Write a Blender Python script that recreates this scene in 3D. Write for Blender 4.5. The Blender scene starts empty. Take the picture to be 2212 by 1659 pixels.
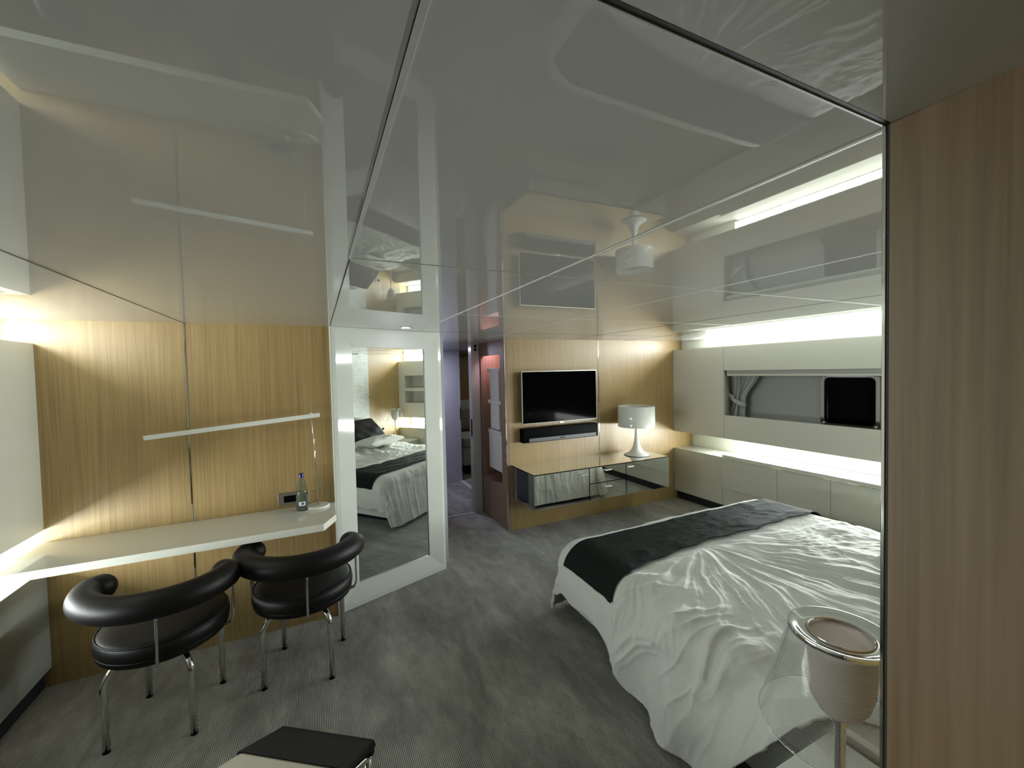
import bpy, bmesh, math, random
import numpy as np
from mathutils import Vector, Matrix, Euler
random.seed(4); rng=np.random.RandomState(7)
S=bpy.context.scene; C=S.collection; PI=math.pi
H=1.65; CEIL=1.98

# ------------------------------------------------------------------ camera
yaw,pitch,roll,fpx=math.radians(25.2),math.radians(1.763),math.radians(-1.29),901.0
F=Vector((math.sin(yaw)*math.cos(pitch),math.cos(yaw)*math.cos(pitch),-math.sin(pitch)))
R0=Vector((math.cos(yaw),-math.sin(yaw),0)); U0=R0.cross(F)
R=math.cos(roll)*R0+math.sin(roll)*U0; U=-math.sin(roll)*R0+math.cos(roll)*U0
cd=bpy.data.cameras.new('camera'); cam=bpy.data.objects.new('camera',cd); C.objects.link(cam)
M=Matrix((R,U,-F)).transposed().to_4x4(); M.translation=Vector((0,0,H)); cam.matrix_world=M
cd.sensor_width=36; cd.lens=fpx/2212*36; cd.clip_start=.02; cd.clip_end=60
S.camera=cam

# ------------------------------------------------------------------ materials
def mat(name,col=(.8,.8,.8),rough=.5,metal=0,spec=.5,coat=0,coat_rough=.03,ior=1.5):
    m=bpy.data.materials.new(name); m.use_nodes=True; b=m.node_tree.nodes['Principled BSDF']
    b.inputs['Base Color'].default_value=(*col,1); b.inputs['Roughness'].default_value=rough
    b.inputs['Metallic'].default_value=metal; b.inputs['IOR'].default_value=ior
    b.inputs['Specular IOR Level'].default_value=spec
    b.inputs['Coat Weight'].default_value=coat; b.inputs['Coat Roughness'].default_value=coat_rough
    return m
def nt(m): return m.node_tree.nodes,m.node_tree.links,m.node_tree.nodes['Principled BSDF']
def coords(m,scale,rot=(0,0,0)):
    n,l,b=nt(m); g=n.new('ShaderNodeNewGeometry'); mp=n.new('ShaderNodeMapping')
    mp.inputs['Scale'].default_value=scale; mp.inputs['Rotation'].default_value=rot
    l.new(g.outputs['Position'],mp.inputs['Vector']); return mp.outputs['Vector']
def noise(m,vec,scale=1,detail=4,rough=.55,dist=0):
    n,l,b=nt(m); t=n.new('ShaderNodeTexNoise'); t.inputs['Scale'].default_value=scale
    t.inputs['Detail'].default_value=detail; t.inputs['Roughness'].default_value=rough
    t.inputs['Distortion'].default_value=dist; l.new(vec,t.inputs['Vector']); return t.outputs['Fac']
def ramp(m,fac,stops):
    n,l,b=nt(m); r=n.new('ShaderNodeValToRGB'); l.new(fac,r.inputs['Fac']); e=r.color_ramp.elements
    while len(e)<len(stops): e.new(.5)
    for k,(p,c) in enumerate(stops): e[k].position=p; e[k].color=(*c,1)
    return r.outputs['Color']
def mixc(m,a,b_,fac=.5,mode='MULTIPLY'):
    n,l,b=nt(m); x=n.new('ShaderNodeMix'); x.data_type='RGBA'; x.blend_type=mode
    if isinstance(fac,(int,float)): x.inputs['Factor'].default_value=fac
    else: l.new(fac,x.inputs['Factor'])
    for s,v in (('A',a),('B',b_)):
        sock=[i for i in x.inputs if i.name==s and i.type=='RGBA'][0]
        if isinstance(v,tuple): sock.default_value=(*v,1)
        else: l.new(v,sock)
    return [o for o in x.outputs if o.type=='RGBA'][0]
def bump(m,h,strength=.2,dist=.01):
    n,l,b=nt(m); bp=n.new('ShaderNodeBump'); bp.inputs['Strength'].default_value=strength
    bp.inputs['Distance'].default_value=dist; l.new(h,bp.inputs['Height']); l.new(bp.outputs['Normal'],b.inputs['Normal']); return bp
def emis(name,col,strength):
    m=mat(name,col,.5); n,l,b=nt(m); b.inputs['Emission Color'].default_value=(*col,1); b.inputs['Emission Strength'].default_value=strength; return m

def wood(name,dark,mid,light,fx,fz,rough=.38,wide=1.0):
    m=mat(name,mid,rough); n,l,b=nt(m)
    v1=coords(m,(fx,fx,fz)); a=noise(m,v1,1,5,.62,.15)
    v2=coords(m,(fx*5,fx*5,fz*3)); f=noise(m,v2,1,2,.5)
    v3=coords(m,(3.2*wide,3.2*wide,.25)); w=noise(m,v3,1,2,.5)
    c=ramp(m,a,[(.30,dark),(.5,mid),(.72,light)])
    c2=ramp(m,f,[(.3,(.90,.88,.85)),(.62,(1,1,1))])
    c3=ramp(m,w,[(.3,(.93,.92,.90)),(.7,(1.04,1.04,1.02))])
    c=mixc(m,c,c2,.8); c=mixc(m,c,c3,1.0); l.new(c,b.inputs['Base Color'])
    bump(m,f,.08,.002); return m
M_wood=wood('oak_veneer',(.262,.176,.076),(.335,.230,.098),(.398,.286,.130),105,1.8)
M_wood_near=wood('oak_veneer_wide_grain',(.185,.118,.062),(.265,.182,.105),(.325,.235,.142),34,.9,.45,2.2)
M_wood_rose=wood('rose_veneer',(.20,.13,.095),(.27,.18,.13),(.33,.23,.17),60,1.6)

M_ceil=mat('glossy_ceiling_lacquer',(.72,.72,.695),.012,ior=1.55)
M_lac=mat('white_gloss_lacquer',(.66,.68,.62),.06)
M_panel=mat('beige_satin_panel',(.60,.60,.52),.30); bump(M_panel,noise(M_panel,coords(M_panel,(220,220,220)),1,2,.5),.03,.001)
M_cab=mat('beige_satin_cabinet',(.58,.58,.50),.22)
M_covewhite=mat('cove_white',(.82,.84,.78),.5)
M_desk=mat('white_solid_surface',(.74,.74,.66),.08)
M_black=mat('black_plinth',(.006,.007,.012),.5)
M_chrome=mat('chrome',(.80,.80,.78),.07,1)
M_steel=mat('brushed_steel',(.42,.40,.36),.32,1)
M_trim=mat('ceiling_trim_metal',(.72,.73,.70),.35)
M_gap=mat('dark_gap',(.03,.028,.022),.6)
M_mirror=mat('mirror_glass',(.86,.89,.86),.0,1)
M_leather=mat('black_leather',(.0045,.004,.0038),.47,spec=.2); bump(M_leather,noise(M_leather,coords(M_leather,(260,260,260)),1,3,.6),.12,.001)
M_plastic_blk=mat('black_plastic',(.002,.002,.0025),.5,spec=.03)
M_screen=mat('tv_screen',(.001,.001,.0015),.06,spec=.015)
M_cloth=mat('white_bed_linen',(.62,.63,.58),.85); n,l,b=nt(M_cloth); b.inputs['Sheen Weight'].default_value=.1
bump(M_cloth,noise(M_cloth,coords(M_cloth,(34,22,30)),1,5,.6,.6),.30,.006)
M_sheet=mat('beige_sheet',(.47,.45,.38),.85)
M_runner=mat('charcoal_green_satin',(.010,.0145,.0125),.75,spec=.05)
bump(M_runner,noise(M_runner,coords(M_runner,(18,18,18)),1,4,.6),.15,.008)
M_lampwhite=mat('white_gloss_metal',(.80,.80,.74),.08)
M_lampmatte=mat('white_matte_metal',(.78,.77,.70),.4)
M_curtain=mat('grey_green_curtain',(.43,.45,.40),.85)
M_lav=mat('corridor_lacquer',(.52,.52,.56),.3)
M_jamb=mat('door_frame_lacquer',(.42,.42,.38),.2)
M_hull=mat('hull_lining',(.40,.41,.38),.5)
M_dkglass=mat('night_window_glass',(.001,.001,.001),.08,spec=.03)
M_chrome_dk=mat('polished_port_frame',(.42,.41,.38),.12,1)
M_beige=mat('beige_canvas',(.42,.39,.31),.8); bump(M_beige,noise(M_beige,coords(M_beige,(400,400,400)),1,2,.6),.3,.001)
M_blkfab=mat('black_hide',(.007,.007,.0065),.7,spec=.15); bump(M_blkfab,noise(M_blkfab,coords(M_blkfab,(300,300,300)),1,2,.6),.2,.001)
M_label=mat('paper_label',(.75,.76,.75),.5)
M_cap=mat('navy_bottle_cap',(.004,.006,.09),.35)
M_silver=mat('silver_grille',(.07,.075,.08),.5,.2)
M_niche=mat('niche_box_white',(.68,.67,.64),.35)
M_pillowgrey=mat('grey_pillow',(.20,.19,.17),.8)

def glass(name,col,rough=0,ior=1.45,thin=False):
    m=mat(name,col,rough,ior=ior); n,l,b=nt(m); b.inputs['Transmission Weight'].default_value=1; return m
M_bottle=glass('blue_tinted_plastic',(.74,.86,.97),.02,1.2)
M_polyc=mat('clear_ribbed_shade',(.90,.92,.92),.05); n,l,b=nt(M_polyc)   # transparent shell with fine horizontal ribs
tb=n.new('ShaderNodeBsdfTransparent'); tb.inputs['Color'].default_value=(.93,.94,.94,1)
gb=n.new('ShaderNodeBsdfGlossy'); gb.inputs['Roughness'].default_value=.04; gb.inputs['Color'].default_value=(.9,.9,.9,1)
db=n.new('ShaderNodeBsdfDiffuse'); db.inputs['Color'].default_value=(.55,.55,.52,1)
lw=n.new('ShaderNodeLayerWeight'); lw.inputs['Blend'].default_value=.35; fr=n.new('ShaderNodeMath'); fr.operation='POWER'; fr.inputs[1].default_value=2.6; l.new(lw.outputs['Facing'],fr.inputs[0])
wv=n.new('ShaderNodeTexWave'); wv.wave_type='BANDS'; wv.bands_direction='Z'; wv.inputs['Scale'].default_value=1
wv.inputs['Detail'].default_value=0; l.new(coords(M_polyc,(1,1,100)),wv.inputs['Vector'])
mm=n.new('ShaderNodeMath'); mm.operation='MULTIPLY'; mm.inputs[1].default_value=.32; l.new(wv.outputs['Fac'],mm.inputs[0])
s1=n.new('ShaderNodeMixShader'); l.new(mm.outputs[0],s1.inputs[0]); l.new(tb.outputs[0],s1.inputs[1]); l.new(db.outputs[0],s1.inputs[2])
s2=n.new('ShaderNodeMixShader'); l.new(fr.outputs[0],s2.inputs[0]); l.new(s1.outputs[0],s2.inputs[1]); l.new(gb.outputs[0],s2.inputs[2])
l.new(s2.outputs[0],n['Material Output'].inputs['Surface'])
M_frost=mat('frosted_diffuser',(.60,.56,.52),.22); n,l,b=nt(M_frost); tr=n.new('ShaderNodeBsdfTranslucent'); tr.inputs['Color'].default_value=(.82,.77,.72,1); mx=n.new('ShaderNodeMixShader'); mx.inputs[0].default_value=.45; l.new(b.outputs[0],mx.inputs[1]); l.new(tr.outputs[0],mx.inputs[2]); l.new(mx.outputs[0],n['Material Output'].inputs['Surface'])

M_carpet=mat('ribbed_grey_carpet',(.1,.1,.09),.95); n,l,b=nt(M_carpet)
wv=n.new('ShaderNodeTexWave'); wv.wave_type='BANDS'; wv.bands_direction='X'; wv.inputs['Scale'].default_value=1; wv.inputs['Distortion'].default_value=.5
wv.inputs['Detail'].default_value=2; wv.inputs['Detail Scale'].default_value=.35
l.new(coords(M_carpet,(42,42,42)),wv.inputs['Vector'])
a1=noise(M_carpet,coords(M_carpet,(3.4,1.3,1)),1,5,.62,.7)
a2=noise(M_carpet,coords(M_carpet,(170,170,170)),1,3,.6)
a3=noise(M_carpet,coords(M_carpet,(14,6,1)),1,4,.6,.4)
c=ramp(M_carpet,a1,[(.34,(.185,.186,.162)),(.5,(.262,.263,.232)),(.66,(.36,.36,.318))])
c=mixc(M_carpet,c,ramp(M_carpet,a3,[(.3,(.80,.80,.80)),(.7,(1.18,1.18,1.18))]),1)
c=mixc(M_carpet,c,ramp(M_carpet,wv.outputs['Fac'],[(.15,(.34,.34,.34)),(.8,(1.5,1.5,1.48))]),.95)
c=mixc(M_carpet,c,ramp(M_carpet,a2,[(.3,(.72,.72,.72)),(.7,(1.25,1.25,1.25))]),.9)
l.new(c,b.inputs['Base Color']); b.inputs['Sheen Weight'].default_value=.25; b.inputs['Sheen Roughness'].default_value=.5; b.inputs['Specular IOR Level'].default_value=.15
bump(M_carpet,wv.outputs['Fac'],.5,.003)

M_text=mat('white_relief_panel',(.80,.82,.78),.35); n,l,b=nt(M_text)

# ------------------------------------------------------------------ geometry helpers
def obj(name,bm,m=None,parent=None,smooth=False,autos=None):
    me=bpy.data.meshes.new(name)
    if isinstance(bm,bmesh.types.BMesh):
        bmesh.ops.recalc_face_normals(bm,faces=bm.faces[:]); bm.to_mesh(me); bm.free()
    else: me.from_pydata(*bm)
    me.name=name; o=bpy.data.objects.new(name,me); C.objects.link(o)
    if m: me.materials.append(m)
    if parent: o.parent=parent
    if smooth: me.shade_smooth()
    if autos is not None: me.set_sharp_from_angle(angle=math.radians(autos))
    return o
def tag(o,label,cat,group=None):
    o['label']=label; o['category']=cat
    if group: o['group']=group
    return o
def thing(name,label,cat,loc=(0,0,0),rz=0,group=None):
    o=bpy.data.objects.new(name,None); C.objects.link(o); o.location=loc; o.rotation_euler=(0,0,rz); o.empty_display_size=.05
    return tag(o,label,cat,group)
def struct(o): o['kind']='structure'; return o
def box(x0,x1,y0,y1,z0,z1,bm=None,bev=0):
    bm=bm or bmesh.new(); n0=len(bm.verts)
    g=bmesh.ops.create_cube(bm,size=1); vs=g['verts']
    for v in vs: v.co=Vector(((x0+x1)/2+v.co.x*(x1-x0),(y0+y1)/2+v.co.y*(y1-y0),(z0+z1)/2+v.co.z*(z1-z0)))
    if bev:
        es=list({e for v in vs for e in v.link_edges}); bmesh.ops.bevel(bm,geom=es,offset=bev,segments=2,profile=.6,affect='EDGES')
    return bm
def quad(pts,bm=None):
    bm=bm or bmesh.new(); bm.faces.new([bm.verts.new(p) for p in pts]); return bm
def prism(poly,z0,z1,bm=None,bev=0):
    bm=bm or bmesh.new()
    a=[bm.verts.new((x,y,z0)) for x,y in poly]; c=[bm.verts.new((x,y,z1)) for x,y in poly]; n=len(poly)
    bm.faces.new(a[::-1]); bm.faces.new(c)
    for i in range(n): bm.faces.new((a[i],a[(i+1)%n],c[(i+1)%n],c[i]))
    if bev: bmesh.ops.bevel(bm,geom=bm.edges[:],offset=bev,segments=2,profile=.6,affect='EDGES')
    return bm
def lathe(prof,n=48,bm=None,c=(0,0,0),close=False):
    bm=bm or bmesh.new(); rings=[]
    for r,z in prof:
        if r<1e-6: rings.append([bm.verts.new((c[0],c[1],c[2]+z))])
        else: rings.append([bm.verts.new((c[0]+r*math.cos(2*PI*i/n),c[1]+r*math.sin(2*PI*i/n),c[2]+z)) for i in range(n)])
    def br(a,b_):
        for i in range(n):
            j=(i+1)%n
            if len(a)==1 and len(b_)==1: continue
            if len(a)==1: bm.faces.new((a[0],b_[i],b_[j]))
            elif len(b_)==1: bm.faces.new((a[i],a[j],b_[0]))
            else: bm.faces.new((a[i],a[j],b_[j],b_[i]))
    for a,b_ in zip(rings,rings[1:]): br(a,b_)
    if close: br(rings[-1],rings[0])
    return bm
def tube(path,r,n=12,bm=None,cap=True):
    bm=bm or bmesh.new(); P=[Vector(p) for p in path]; rings=[]; rs=r if isinstance(r,(list,tuple)) else [r]*len(P)
    T=[]
    for i in range(len(P)):
        a=P[max(i-1,0)]; b_=P[min(i+1,len(P)-1)]; T.append((b_-a).normalized())
    up=Vector((0,0,1)) if abs(T[0].z)<.9 else Vector((1,0,0)); N=(up-T[0]*up.dot(T[0])).normalized()
    for i,(p,t) in enumerate(zip(P,T)):
        N=(N-t*N.dot(t)).normalized(); B=t.cross(N)
        rings.append([bm.verts.new(p+rs[i]*(math.cos(2*PI*k/n)*N+math.sin(2*PI*k/n)*B)) for k in range(n)])
    for a,b_ in zip(rings,rings[1:]):
        for k in range(n): bm.faces.new((a[k],a[(k+1)%n],b_[(k+1)%n],b_[k]))
    if cap: bm.faces.new(rings[0][::-1]); bm.faces.new(rings[-1])
    return bm
def arc(c,r,a0,a1,n,ax='xz'):
    return [(c[0]+r*math.cos(a0+(a1-a0)*i/n),c[1]+r*math.sin(a0+(a1-a0)*i/n)) for i in range(n+1)]
def panel_with_holes(axis,pos,thick,u0,u1,z0,z1,holes,bm=None):
    """wall slab in plane axis='x' (u=y) or 'y' (u=x) with rectangular holes (u0,u1,z0,z1); made of boxes on a grid"""
    bm=bm or bmesh.new()
    us=sorted({u0,u1,*[h[0] for h in holes],*[h[1] for h in holes]}); zs=sorted({z0,z1,*[h[2] for h in holes],*[h[3] for h in holes]})
    V={}
    a,b_=pos,pos+thick
    def inside(i,j):
        if i<0 or j<0 or i>=len(us)-1 or j>=len(zs)-1: return False
        uc=(us[i]+us[i+1])/2; zc=(zs[j]+zs[j+1])/2
        return not any(h[0]<uc<h[1] and h[2]<zc<h[3] for h in holes)
    def v(d,i,j):
        k=(d,i,j)
        if k not in V:
            p=(a,b_)[d]; V[k]=bm.verts.new((p,us[i],zs[j]) if axis=='x' else (us[i],p,zs[j]))
        return V[k]
    for i in range(len(us)-1):
        for j in range(len(zs)-1):
            if not inside(i,j): continue
            for d in (0,1): bm.faces.new((v(d,i,j),v(d,i+1,j),v(d,i+1,j+1),v(d,i,j+1)))
            if not inside(i-1,j): bm.faces.new((v(0,i,j),v(1,i,j),v(1,i,j+1),v(0,i,j+1)))
            if not inside(i+1,j): bm.faces.new((v(0,i+1,j),v(1,i+1,j),v(1,i+1,j+1),v(0,i+1,j+1)))
            if not inside(i,j-1): bm.faces.new((v(0,i,j),v(1,i,j),v(1,i+1,j),v(0,i+1,j)))
            if not inside(i,j+1): bm.faces.new((v(0,i,j+1),v(1,i,j+1),v(1,i+1,j+1),v(0,i+1,j+1)))
    return bm
def copy_tree(o,parent=None):
    c=o.copy(); C.objects.link(c)
    if parent: c.parent=parent
    for ch in list(o.children): copy_tree(ch,c)
    return c
# value noise in numpy
def vnoise(x,y,seed=0):
    r=np.random.RandomState(seed); T=r.rand(256,256)
    xi=np.floor(x).astype(int); yi=np.floor(y).astype(int); fx=x-xi; fy=y-yi
    fx=fx*fx*fx*(fx*(fx*6-15)+10); fy=fy*fy*fy*(fy*(fy*6-15)+10)
    g=lambda a,b_: T[a%256,b_%256]
    return (g(xi,yi)*(1-fx)+g(xi+1,yi)*fx)*(1-fy)+(g(xi,yi+1)*(1-fx)+g(xi+1,yi+1)*fx)*fy
def fbm(x,y,seed=0,o=4,g=.5):
    s=0;a=1;t=0
    for k in range(o): s=s+a*vnoise(x*2**k,y*2**k,seed+k); t+=a; a*=g
    return s/t
def ridge(x,y,seed=0,o=3):
    s=0;a=1;t=0
    for k in range(o): s=s+a*(1-np.abs(2*vnoise(x*2**k,y*2**k,seed+k)-1))**2; t+=a; a*=.5
    return s/t
def sst(x,a,b_):
    t=np.clip((x-a)/(b_-a),0,1); return t*t*(3-2*t)
def grid_faces(nu,nv): return [(i*nv+j,(i+1)*nv+j,(i+1)*nv+j+1,i*nv+j+1) for i in range(nu-1) for j in range(nv-1)]

# ------------------------------------------------------------------ key dimensions
XL=-1.345; Y1=3.08; XM=.095; Y2=3.88; X5=1.745; XR=4.07; XW=.727; YH=.3075; YB=-1.3
a_m=math.radians(19.85); MU=Vector((math.cos(a_m),math.sin(a_m),0)); MN=Vector((math.sin(a_m),-math.cos(a_m),0))  # mirror wall directions (MN faces room)
MP=Vector((.94,3.39,0)); MW=.898; M0=MP-MU*MW

# ------------------------------------------------------------------ floor, ceiling, walls
struct(obj('floor',box(-2.2,6.5,YB-.1,8.2,-.1,0),M_carpet))
bm=box(-1.75,4.45,YB-.1,8.2,CEIL,CEIL+.1); box(4.45,6.5,3.88,8.2,CEIL,CEIL+.1,bm)
struct(obj('ceiling',bm,M_ceil))
# wood wall behind the desk (left of the mirror), with a vertical seam
def wood_wall_x(name,x0,x1,y,seams,depth=.2,z1=CEIL):
    xs=[x0]+seams+[x1]; bm=bmesh.new()
    for i,(a,b_) in enumerate(zip(xs,xs[1:])):
        g=.0015; box(a+(g if i else 0),b_-(g if i<len(xs)-2 else 0),y,y+depth,0,z1,bm)
    o=obj(name,bm,M_wood)
    return struct(o)
wood_wall_x('wall_desk',-1.75,XM,Y1,[-.697],.12)
wood_wall_x('wall_television',X5+.04,4.45,Y2,[2.916],.1)
k=1
for x,y in ((-.697,Y1),(2.916,Y2)):
    struct(obj('trim_%d'%k,box(x-.0032,x+.0032,y-.002,y+.006,0,CEIL),M_chrome)); k+=1
# near partition with corner trim
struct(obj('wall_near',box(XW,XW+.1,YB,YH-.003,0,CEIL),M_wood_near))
struct(obj('trim_3',box(XW-.002,XW+.012,YH,YH+.0045,0,CEIL,bev=.0008),M_chrome))
struct(obj('trim_4',box(XW-.0005,XW+.012,YH-.003,YH,0,CEIL),M_gap))
# headboard wall: wood - relief - wood
struct(obj('wall_headboard',box(XW+.1,4.45,YH-.1,YH,0,CEIL),M_wood))
# wall behind the camera
struct(obj('wall_back',box(-1.75,XW+.1,YB-.1,YB,0,CEIL),M_wood))
# side wall of the television partition, with niche
NY0,NY1,NZ0,NZ1=3.995,4.55,.43,1.83
struct(obj('wall_niche',panel_with_holes('x',X5,.04,Y2,4.60,0,CEIL,[(NY0,NY1,NZ0,NZ1)]),M_wood_rose))
bm=bmesh.new(); XD=X5+.42
quad([(XD,NY0,NZ0),(XD,NY1,NZ0),(XD,NY1,1.92),(XD,NY0,1.92)],bm)
quad([(X5+.04,NY1,NZ0),(XD,NY1,NZ0),(XD,NY1,1.92),(X5+.04,NY1,1.92)],bm); quad([(X5+.04,NY0,NZ0),(XD,NY0,NZ0),(XD,NY0,1.92),(X5+.04,NY0,1.92)],bm)
quad([(X5+.04,NY0,NZ0),(XD,NY0,NZ0),(XD,NY1,NZ0),(X5+.04,NY1,NZ0)],bm); quad([(X5+.04,NY0,1.92),(XD,NY0,1.92),(XD,NY1,1.92),(X5+.04,NY1,1.92)],bm)
niche=obj('niche_lining',bm,M_wood_rose); struct(niche)
# bright metal edge at the television wall corner
struct(obj('trim_5',box(X5-.002,X5+.006,Y2-.003,Y2+.004,0,CEIL),M_chrome))

# ------------------------------------------------------------------ ceiling trims (panel joints)
def ctrim(x0,x1,y0,y1,m,t=.003):
    global k; k+=1
    struct(obj('trim_%d'%(k+4),box(x0,x1,y0,y1,CEIL-t,CEIL+.001),m))
w=.0016
# broad metal bars
ctrim(.0955,.1025,YB,1.27,M_trim,.002); ctrim(.094,.0955,YB,1.27,M_gap,.0004)
ctrim(.1035,XW,YH+.002,YH+.0045,M_trim,.002); ctrim(.1035,XW,YH-.004,YH+.002,M_gap,.0004)
ctrim(.7385,.7435,YH+.004,3.3,M_trim,.003)
ctrim(.0965,.1005,1.27,3.05,M_gap,.0012)
ctrim(-.7,-.697,YB,Y1,M_gap,.0012)
ctrim(.0965,XR+.3,1.2665,1.2705,M_trim,.0015)
ctrim(1.528,1.531,YH,3.85,M_trim,.0012); ctrim(2.50,2.503,YH,3.86,M_gap,.001); ctrim(3.3,3.303,YH,3.86,M_gap,.001)
ctrim(.75,XR+.3,2.285,2.288,M_trim,.0012); ctrim(.75,XR+.3,3.29,3.292,M_gap,.0008)
# recessed downlight in front of the mirror
dl=thing('downlight','small round recessed downlight in the ceiling above the mirror frame','light',(.60,3.045,CEIL))
obj('bezel',lathe([(.030,-.002),(.044,-.003),(.046,0),(.030,.0)],40),M_chrome,dl,True,40)
M_dl=emis('downlight_lens',(.86,.84,1.0),30)
obj('lens',lathe([(0,-.0022),(.030,-.0022)],32),M_dl,dl)

# ------------------------------------------------------------------ right (window) wall
X_h=4.40      # hull lining
PZ0,PZ1=.853,1.866; WY0,WY1,WZ0,WZ1=1.20,3.165,1.112,1.606
N1=(.44,1.02,1.39,1.61); N2=(.44,1.02,1.12,1.33)
wr=struct(obj('wall_right',panel_with_holes('x',XR,.022,YH,Y2,PZ0,PZ1,[(WY0,WY1,WZ0,WZ1),N1,N2]),M_panel))
bm=box(XR+.022,X_h,YH,Y2,PZ1-.02,PZ1); box(XR+.022,X_h,YH,Y2,PZ0,PZ0+.02,bm)          # top and bottom of the case
for (a,b_,c_,d_) in (N1,N2):                                                       # niche linings
    quad([(XR+.022,a,c_),(4.3,a,c_),(4.3,b_,c_),(XR+.022,b_,c_)],bm); quad([(XR+.022,a,d_),(4.3,a,d_),(4.3,b_,d_),(XR+.022,b_,d_)],bm)
    quad([(XR+.022,a,c_),(4.3,a,c_),(4.3,a,d_),(XR+.022,a,d_)],bm); quad([(XR+.022,b_,c_),(4.3,b_,c_),(4.3,b_,d_),(XR+.022,b_,d_)],bm)
    quad([(4.3,a,c_),(4.3,b_,c_),(4.3,b_,d_),(4.3,a,d_)],bm)
quad([(XR+.022,WY1,WZ0-.06),(X_h,WY1+.14,WZ0-.06),(X_h,WY1+.14,WZ1+.05),(XR+.022,WY1,WZ1+.05)],bm)
quad([(XR+.022,WY0,WZ0-.06),(X_h,WY0-.1,WZ0-.06),(X_h,WY0-.1,WZ1+.05),(XR+.022,WY0,WZ1+.05)],bm)
c_=obj('window_surround',bm,M_panel,wr)
struct(obj('wall_hull',box(X_h,X_h+.08,YH-.1,Y2+.2,0,CEIL),M_hull))
# upper cove: white back, lower cove: white back and roof
bm=box(4.215,4.235,YH,Y2,PZ1,CEIL); box(4.39,4.40,YH,Y2,.6,PZ0,bm)
struct(obj('trim_40',bm,M_covewhite))
M_strip=44; M_stripL=24
def cove_light(name,label,x0,x1,y0,y1,z0,z1,m,cx0,cx1,cz0,cz1,back):
    t=thing(name,label,'light',((x0+x1)/2,(y0+y1)/2,cz0),0,'linear cove lights')
    t0=Vector(t.location)
    bm=box(cx0-t0.x,cx1-t0.x,y0-t0.y,y1-t0.y,cz0-t0.z,cz1-t0.z); obj('channel',bm,M_covewhite,t)
    bm=box(x0-t0.x,x1-t0.x,y0-t0.y,y1-t0.y,z0-t0.z,z1-t0.z); obj('tube_cover',bm,M_covewhite,t)
    xb=back[0]-t0.x; q=[(xb,y0-t0.y,back[2]-t0.z),(xb,y0-t0.y,back[3]-t0.z),(xb,y1-t0.y,back[3]-t0.z),(xb,y1-t0.y,back[2]-t0.z)]
    if back[0]<0: q=q[::-1]
    o=obj('backlit_panel',(q,[],[(0,1,2,3)]),M_covewhite,t)
    ld=bpy.data.lights.new('cove_lamp','AREA'); ld.shape='RECTANGLE'; ly=y1-y0-.01; lz=back[3]-back[2]-.004; ld.size=lz; ld.size_y=ly
    ld.color=(.93,1.0,.99); ld.energy=m*PI*ly*lz; lo_=bpy.data.objects.new('lamp',ld); C.objects.link(lo_); lo_.parent=t
    sg=-1 if back[0]>0 else 1
    lo_.matrix_local=Matrix(((0,0,-sg,xb+sg*.004),(0,1,0,(y0+y1)/2-t0.y),(sg,0,0,(back[2]+back[3])/2-t0.z),(0,0,0,1)))
cove_light('cove_light','white cove light between the ceiling and the top of the right wall panel',4.13,4.17,.34,3.50,1.874,1.884,M_strip,4.12,4.18,PZ1,1.874,(4.208,4.214,1.872,CEIL-.004))
cove_light('cove_light','white cove light glowing under the right wall panel above the cabinets',4.30,4.345,.34,3.25,.832,.842,M_strip,4.29,4.355,.842,PZ0,(4.382,4.389,.675,.848))
struct(obj('trim_41',box(XR-.0006,XR+.001,3.1655,3.1675,PZ0,PZ1),M_gap))
# lower cabinet run
def door(parent,x,y0,y1,z0,z1,sgn=-1,handle=True):
    d=obj('door',box(x-.02,x,y0+.0015,y1-.0015,z0,z1,bev=.0015),M_cab,parent)
    if handle:
        hh=obj('handle',box(x-.026,x-.001,y0+.04,y1-.04,z1-.001,z1+.004,bev=.001),M_chrome,d)
    return d
def cabinet(name,label,y0,y1,top,doors,xf=XR,grp=None):
    t=thing(name,label,'cabinet',(xf,(y0+y1)/2,0),0,grp)
    loc=Matrix.Translation(-t.location)
    def add(nm,bm,m,par=None): 
        bm.transform(loc); return obj(nm,bm,m,par or t)
    if doors:
        add('body',box(xf+.0,4.39,y0,y1,.30,top),M_cab)
        add('plinth_panel',box(xf,4.39,y0,y1,.105,.30),M_cab); add('toe_kick',box(xf+.05,4.39,y0,y1,0,.105),M_black)
        for (a,b_) in doors:
            d=add('door',box(xf-.02,xf-.001,a+.0015,b_-.0015,.305,top-.032,bev=.0015),M_cab)
            h=obj('handle',box(xf-.0275-t.location.x,xf-.019-t.location.x,a+.05-t.location.y,b_-.05-t.location.y,top-.031,top-.0265,bev=.0008),M_chrome,d); h['label']='slim chrome edge pull'
    else:
        add('body',box(xf,4.39,y0,y1,.105,top),M_cab); add('toe_kick',box(xf+.05,4.39,y0,y1,0,.105),M_black)
    return t
cabinet('base_cabinet','plain beige base cabinet between the wooden television wall and the low doors',3.193,Y2,.64,None)
cabinet('door_cabinet','long low beige cabinet with slim edge pulls along the window wall beside the bed',YH,3.19,.668,[(2.57,3.188),(2.10,2.57),(1.63,2.10),(1.16,1.63),(.69,1.16)],XR)
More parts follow.
